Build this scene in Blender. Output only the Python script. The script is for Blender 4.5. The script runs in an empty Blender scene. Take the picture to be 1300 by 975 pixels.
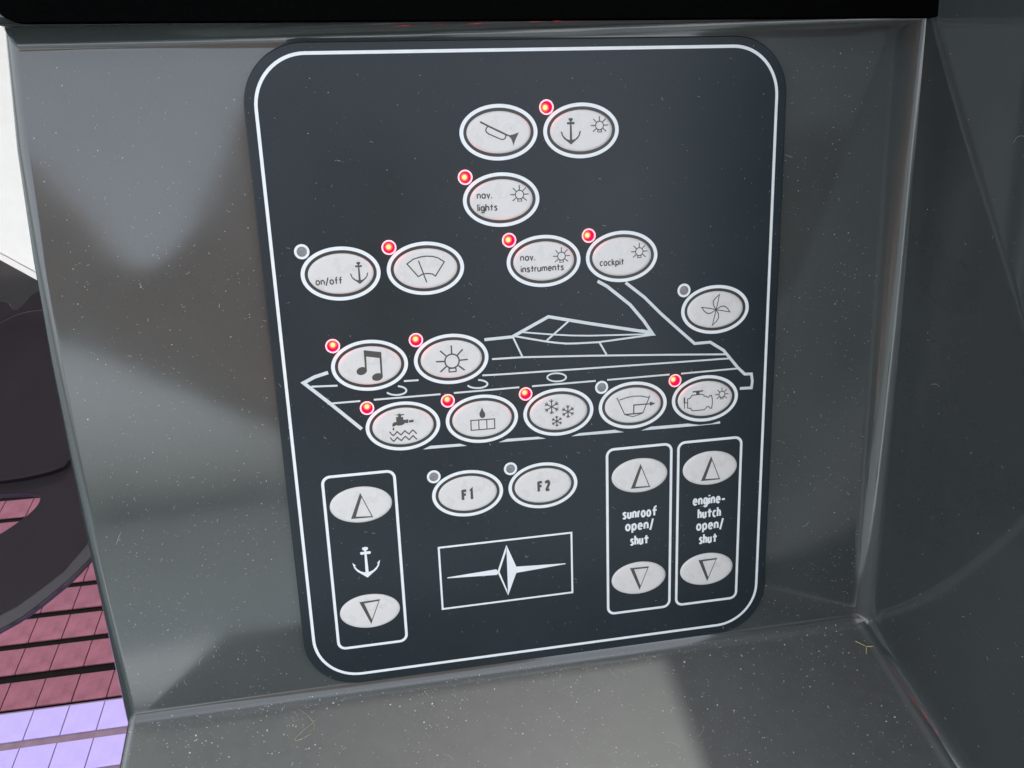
import bpy, bmesh, math, random
from mathutils import Vector, Matrix
from mathutils.geometry import tessellate_polygon
from mathutils import noise as mn
random.seed(7)
scene = bpy.context.scene
R = math.radians
MM = 0.001

# ------------------------------------------------------------------ camera
cam_data = bpy.data.cameras.new('camera')
cam_data.sensor_width = 36.0
cam_data.lens = 1080.0/1300.0*36.0
cam_data.clip_start = 0.01
cam_data.clip_end = 4000.0
cam = bpy.data.objects.new('camera', cam_data)
scene.collection.objects.link(cam)
cam.matrix_world = Matrix(((0.98282, 0.08093, -0.16587, 0.02059),
                           (-0.18144, 0.58820, -0.78810, -0.14808),
                           (0.03378, 0.80466, 0.59278, 0.20847),
                           (0, 0, 0, 1)))
scene.camera = cam

# ------------------------------------------------------------------ sky and sun
SUN_EL, SUN_AZ = R(64.9), R(40)        # azimuth measured from +Y towards +X
world = bpy.data.worlds.new('World'); scene.world = world; world.use_nodes = True
wn = world.node_tree.nodes; wl = world.node_tree.links
bg = wn['Background']; bg.inputs['Strength'].default_value = 0.15
sky = wn.new('ShaderNodeTexSky'); sky.sky_type = 'NISHITA'; sky.sun_disc = False
sky.sun_elevation = SUN_EL; sky.sun_rotation = SUN_AZ
sky.air_density = 1.0; sky.dust_density = 4.0; sky.ozone_density = 1.0
haze = wn.new('ShaderNodeHueSaturation'); haze.inputs['Saturation'].default_value = .30     # thin white overcast
wl.new(sky.outputs[0], haze.inputs['Color']); wl.new(haze.outputs[0], bg.inputs['Color'])
sun = bpy.data.lights.new('sun', 'SUN'); sun.energy = 2.2; sun.angle = R(1.5); sun.color = (1, .96, .9)
sun_o = bpy.data.objects.new('sun', sun); scene.collection.objects.link(sun_o)
sd = Vector((math.sin(SUN_AZ)*math.cos(SUN_EL), math.cos(SUN_AZ)*math.cos(SUN_EL), math.sin(SUN_EL)))
sun_o.rotation_euler = sd.to_track_quat('Z', 'Y').to_euler()
scene.view_settings.view_transform = 'Standard'
scene.view_settings.look = 'None'
scene.view_settings.gamma = 1.0
scene.view_settings.exposure = 2.34
scene.render.engine = 'CYCLES'
scene.cycles.max_bounces = 8

# ------------------------------------------------------------------ helpers
def link(o):
    scene.collection.objects.link(o); return o

def tag(o, label=None, cat=None, group=None, kind=None):
    if label: o['label'] = label
    if cat: o['category'] = cat
    if group: o['group'] = group
    if kind: o['kind'] = kind
    return o

def obj(name, me, mat=None, parent=None):
    o = bpy.data.objects.new(name, me)
    if mat is not None and not me.materials: me.materials.append(mat)
    if parent is not None: o.parent = parent
    return link(o)

def empty(name, loc=(0, 0, 0), rot=(0, 0, 0), parent=None):
    o = bpy.data.objects.new(name, None); o.location = loc; o.rotation_euler = rot
    o.empty_display_size = .02
    if parent is not None: o.parent = parent
    return link(o)

def mesh(name, verts, faces, smooth=False):
    me = bpy.data.meshes.new(name)
    me.from_pydata([Vector(v)*MM for v in verts], [], faces)
    me.update()
    if smooth: me.polygons.foreach_set('use_smooth', [True]*len(me.polygons))
    return me

class Print:
    """flat printed ink: strokes and fills a few microns above the film, in millimetres"""
    def __init__(s, h=.03): s.v = []; s.f = []; s.h = h; s.n = 0
    def z(s):
        s.n += 1; return s.h + .006*(s.n % 14)
    def stroke(s, pts, w, closed=False):
        z = s.z(); P = [Vector(p) for p in pts]; n = len(P); b = len(s.v)
        for i, p in enumerate(P):
            d0 = (p - P[i-1]) if (closed or i > 0) else (P[1]-p)
            d1 = (P[(i+1) % n]-p) if (closed or i < n-1) else (p-P[i-1])
            d0.normalize(); d1.normalize()
            m = d0 + d1
            if m.length < 1e-4: m = d1.copy()
            m.normalize()
            nn = Vector((-m.y, m.x)); c = max(.42, nn.dot(Vector((-d1.y, d1.x))))
            for sg in (1, -1):
                q = p + nn*(sg*w*.5/c); s.v.append((q.x, q.y, z))
        for i in range(n if closed else n-1):
            j = (i+1) % n
            s.f.append((b+2*i, b+2*i+1, b+2*j+1, b+2*j))
    def fill(s, pts):
        z = s.z(); b = len(s.v)
        for p in pts: s.v.append((p[0], p[1], z))
        for t in tessellate_polygon([[Vector((p[0], p[1], 0)) for p in pts]]):
            s.f.append(tuple(b+i for i in t))
    def annulus(s, cx, cy, a1, b1, a0, b0, n=72):
        z = s.z(); b = len(s.v)
        for i in range(n):
            t = 2*math.pi*i/n; c, q = math.cos(t), math.sin(t)
            s.v.append((cx+a1*c, cy+b1*q, z)); s.v.append((cx+a0*c, cy+b0*q, z))
        for i in range(n):
            j = (i+1) % n; s.f.append((b+2*i, b+2*j, b+2*j+1, b+2*i+1))
    def items(s, lst, k=1.0):
        for it in lst:
            if it[0] == 's': s.stroke(it[3], it[1]*k, bool(it[2]))
            else: s.fill(it[1])
    def build(s, name, mat, parent):
        me = mesh(name, s.v, s.f)
        bm = bmesh.new(); bm.from_mesh(me)
        for f in bm.faces:
            if f.normal.z < 0: f.normal_flip()
        bm.to_mesh(me); bm.free()
        return obj(name, me, mat, parent)

# ------------------------------------------------------------------ materials
def nodes(name):
    m = bpy.data.materials.new(name); m.use_nodes = True
    nt = m.node_tree; return m, nt.nodes, nt.links, nt.nodes['Principled BSDF']

def noise(n, l, scale, detail=3, rough=.5, coord=None, vec='Object'):
    t = n.new('ShaderNodeTexNoise'); t.inputs['Scale'].default_value = scale
    t.inputs['Detail'].default_value = detail; t.inputs['Roughness'].default_value = rough
    if coord is None: coord = n.new('ShaderNodeTexCoord')
    l.new(coord.outputs[vec], t.inputs['Vector']); return t

def ramp(n, l, src, stops):
    r = n.new('ShaderNodeValToRGB'); e = r.color_ramp.elements
    e[0].position, e[0].color = stops[0][0], (*stops[0][1], 1)
    e[1].position, e[1].color = stops[-1][0], (*stops[-1][1], 1)
    for p, c in stops[1:-1]:
        q = e.new(p); q.color = (*c, 1)
    l.new(src, r.inputs[0]); return r

def mixc(n, l, fac, a, b):
    m = n.new('ShaderNodeMix'); m.data_type = 'RGBA'
    if isinstance(fac, float): m.inputs[0].default_value = fac
    else: l.new(fac, m.inputs[0])
    for s, v in ((m.inputs[6], a), (m.inputs[7], b)):
        if isinstance(v, tuple): s.default_value = (*v, 1)
        else: l.new(v, s)
    return m.outputs[2]

def g(v): return (v, v, v)

def coated(name, base, dusty, rough, rough2, film=1.0, bump=.02, wave=.0, speck=.6, coat=0.0, ior=1.5, ledge=False):
    """moulded or printed plastic with dust film, fine specks and wiped smears"""
    m, n, l, b = nodes(name)
    co = n.new('ShaderNodeTexCoord')
    cloud = noise(n, l, 28, 5, .6, co)
    wipe = noise(n, l, 9, 3, .55, co)
    fine = noise(n, l, 4200, 1, .5, co)
    f1 = ramp(n, l, cloud.outputs[0], [(.35, g(0)), (.75, g(.35*film))])
    sp = ramp(n, l, fine.outputs[0], [(.66, g(0)), (.74, g(speck))])
    wr = ramp(n, l, wipe.outputs[0], [(.35, g(.25)), (.7, g(1))])
    mul = n.new('ShaderNodeMath'); mul.operation = 'MULTIPLY'
    l.new(sp.outputs[0], mul.inputs[0]); l.new(wr.outputs[0], mul.inputs[1])
    c = mixc(n, l, f1.outputs[0], base, dusty)
    c = mixc(n, l, mul.outputs[0], c, tuple(min(.8, v*3.2) for v in dusty))
    rr = ramp(n, l, cloud.outputs[0], [(.3, g(rough)), (.75, g(rough2))])
    rout = rr.outputs[0]
    if ledge:                                   # settled dust film on faces that look up
        ge = n.new('ShaderNodeNewGeometry'); sx = n.new('ShaderNodeSeparateXYZ'); l.new(ge.outputs['Normal'], sx.inputs[0])
        up = ramp(n, l, sx.outputs[2], [(.80, g(0)), (.985, g(1))])
        grit = noise(n, l, 190, 6, .7, co)
        gm = ramp(n, l, grit.outputs[0], [(.3, g(.62)), (.72, g(.95))])
        um = n.new('ShaderNodeMath'); um.operation = 'MULTIPLY'; l.new(up.outputs[0], um.inputs[0]); l.new(gm.outputs[0], um.inputs[1])
        c = mixc(n, l, um.outputs[0], c, (.108, .114, .108))
        rout = mixc(n, l, up.outputs[0], rout, (.45, .45, .45))
    l.new(c, b.inputs['Base Color'])
    l.new(rout, b.inputs['Roughness'])
    b.inputs['IOR'].default_value = ior
    if coat:
        b.inputs['Coat Weight'].default_value = coat; b.inputs['Coat Roughness'].default_value = .04
    bp = n.new('ShaderNodeBump'); bp.inputs['Strength'].default_value = bump; bp.inputs['Distance'].default_value = .0002
    l.new(fine.outputs[0], bp.inputs['Height'])
    if wave:
        wv = noise(n, l, 22, 2, .4, co)
        b2 = n.new('ShaderNodeBump'); b2.inputs['Strength'].default_value = wave; b2.inputs['Distance'].default_value = .002
        l.new(wv.outputs[0], b2.inputs['Height']); l.new(b2.outputs[0], bp.inputs['Normal'])
    l.new(bp.outputs[0], b.inputs['Normal'])
    return m

def plain(name, col, rough=.4, var=.1, scale=300, spec=.5, sub=0):
    m, n, l, b = nodes(name)
    t = noise(n, l, scale, 4, .6)
    r = ramp(n, l, t.outputs[0], [(.3, tuple(v*(1-var) for v in col)), (.7, tuple(min(1, v*(1+var)) for v in col))])
    l.new(r.outputs[0], b.inputs['Base Color']); b.inputs['Roughness'].default_value = rough
    b.inputs['Specular IOR Level'].default_value = spec
    return m

M = {}
M['gelcoat'] = coated('grey_gelcoat', (.043, .051, .050), (.074, .083, .080), .06, .12, wave=.07, bump=.003, speck=.25, ior=1.5, ledge=True)
M['gelcoat'].node_tree.nodes['Principled BSDF'].inputs['Specular IOR Level'].default_value = .85
M['film'] = coated('navy_film', (.0085, .0165, .0210), (.026, .036, .040), .30, .42, film=.9, bump=.03, speck=.25)
M['film'].node_tree.nodes['Principled BSDF'].inputs['Specular IOR Level'].default_value = .32
M['hood'] = plain('black_vinyl', (.0018, .0019, .0019), .8, .2, 900, spec=.0)
M['white'] = plain('white_print', (.76, .79, .79), .38, .04)
M['line'] = plain('boat_line_print', (.62, .66, .66), .4, .05)
M['black'] = plain('black_print', (.030, .030, .027), .35, .1)
M['ink'] = plain('icon_ink', (.060, .056, .048), .4, .12)
M['lensoff'] = plain('unlit_lens', (.20, .20, .20), .3, .25, 1800)

def cap_material():
    m, n, l, b = nodes('button_film')
    co = n.new('ShaderNodeTexCoord')
    a = noise(n, l, 150, 3, .55, co); d = noise(n, l, 1500, 2, .5, co)
    c1 = ramp(n, l, a.outputs[0], [(.3, (.635, .622, .598)), (.65, (.66, .648, .624))])
    sp = ramp(n, l, d.outputs[0], [(.24, g(.35)), (.29, g(0))])
    c = mixc(n, l, sp.outputs[0], c1.outputs[0], (.36, .33, .29))
    l.new(c, b.inputs['Base Color'])
    r = ramp(n, l, a.outputs[0], [(.3, g(.22)), (.7, g(.38))]); l.new(r.outputs[0], b.inputs['Roughness'])
    return m
M['cap'] = cap_material()

def emit(name, col, add_transparent=None):
    m = bpy.data.materials.new(name); m.use_nodes = True
    n = m.node_tree.nodes; l = m.node_tree.links; n.clear()
    out = n.new('ShaderNodeOutputMaterial'); e = n.new('ShaderNodeEmission')
    s = max(col); e.inputs[0].default_value = (*[c/s for c in col], 1); e.inputs[1].default_value = s
    if add_transparent:
        t = n.new('ShaderNodeBsdfTransparent'); t.inputs[0].default_value = (*add_transparent, 1)
        a = n.new('ShaderNodeAddShader'); l.new(e.outputs[0], a.inputs[0]); l.new(t.outputs[0], a.inputs[1])
        l.new(a.outputs[0], out.inputs[0])
    else: l.new(e.outputs[0], out.inputs[0])
    return m
M['led_lens'] = emit('red_lens', (7, .001, .022), (1, .9, .9))
M['led_cup'] = emit('red_cup', (1.2, .0, .002))
M['led_glow'] = emit('orange_die', (8, .05, .003))
M['led_core'] = emit('yellow_die', (8, .27, .055))

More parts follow.
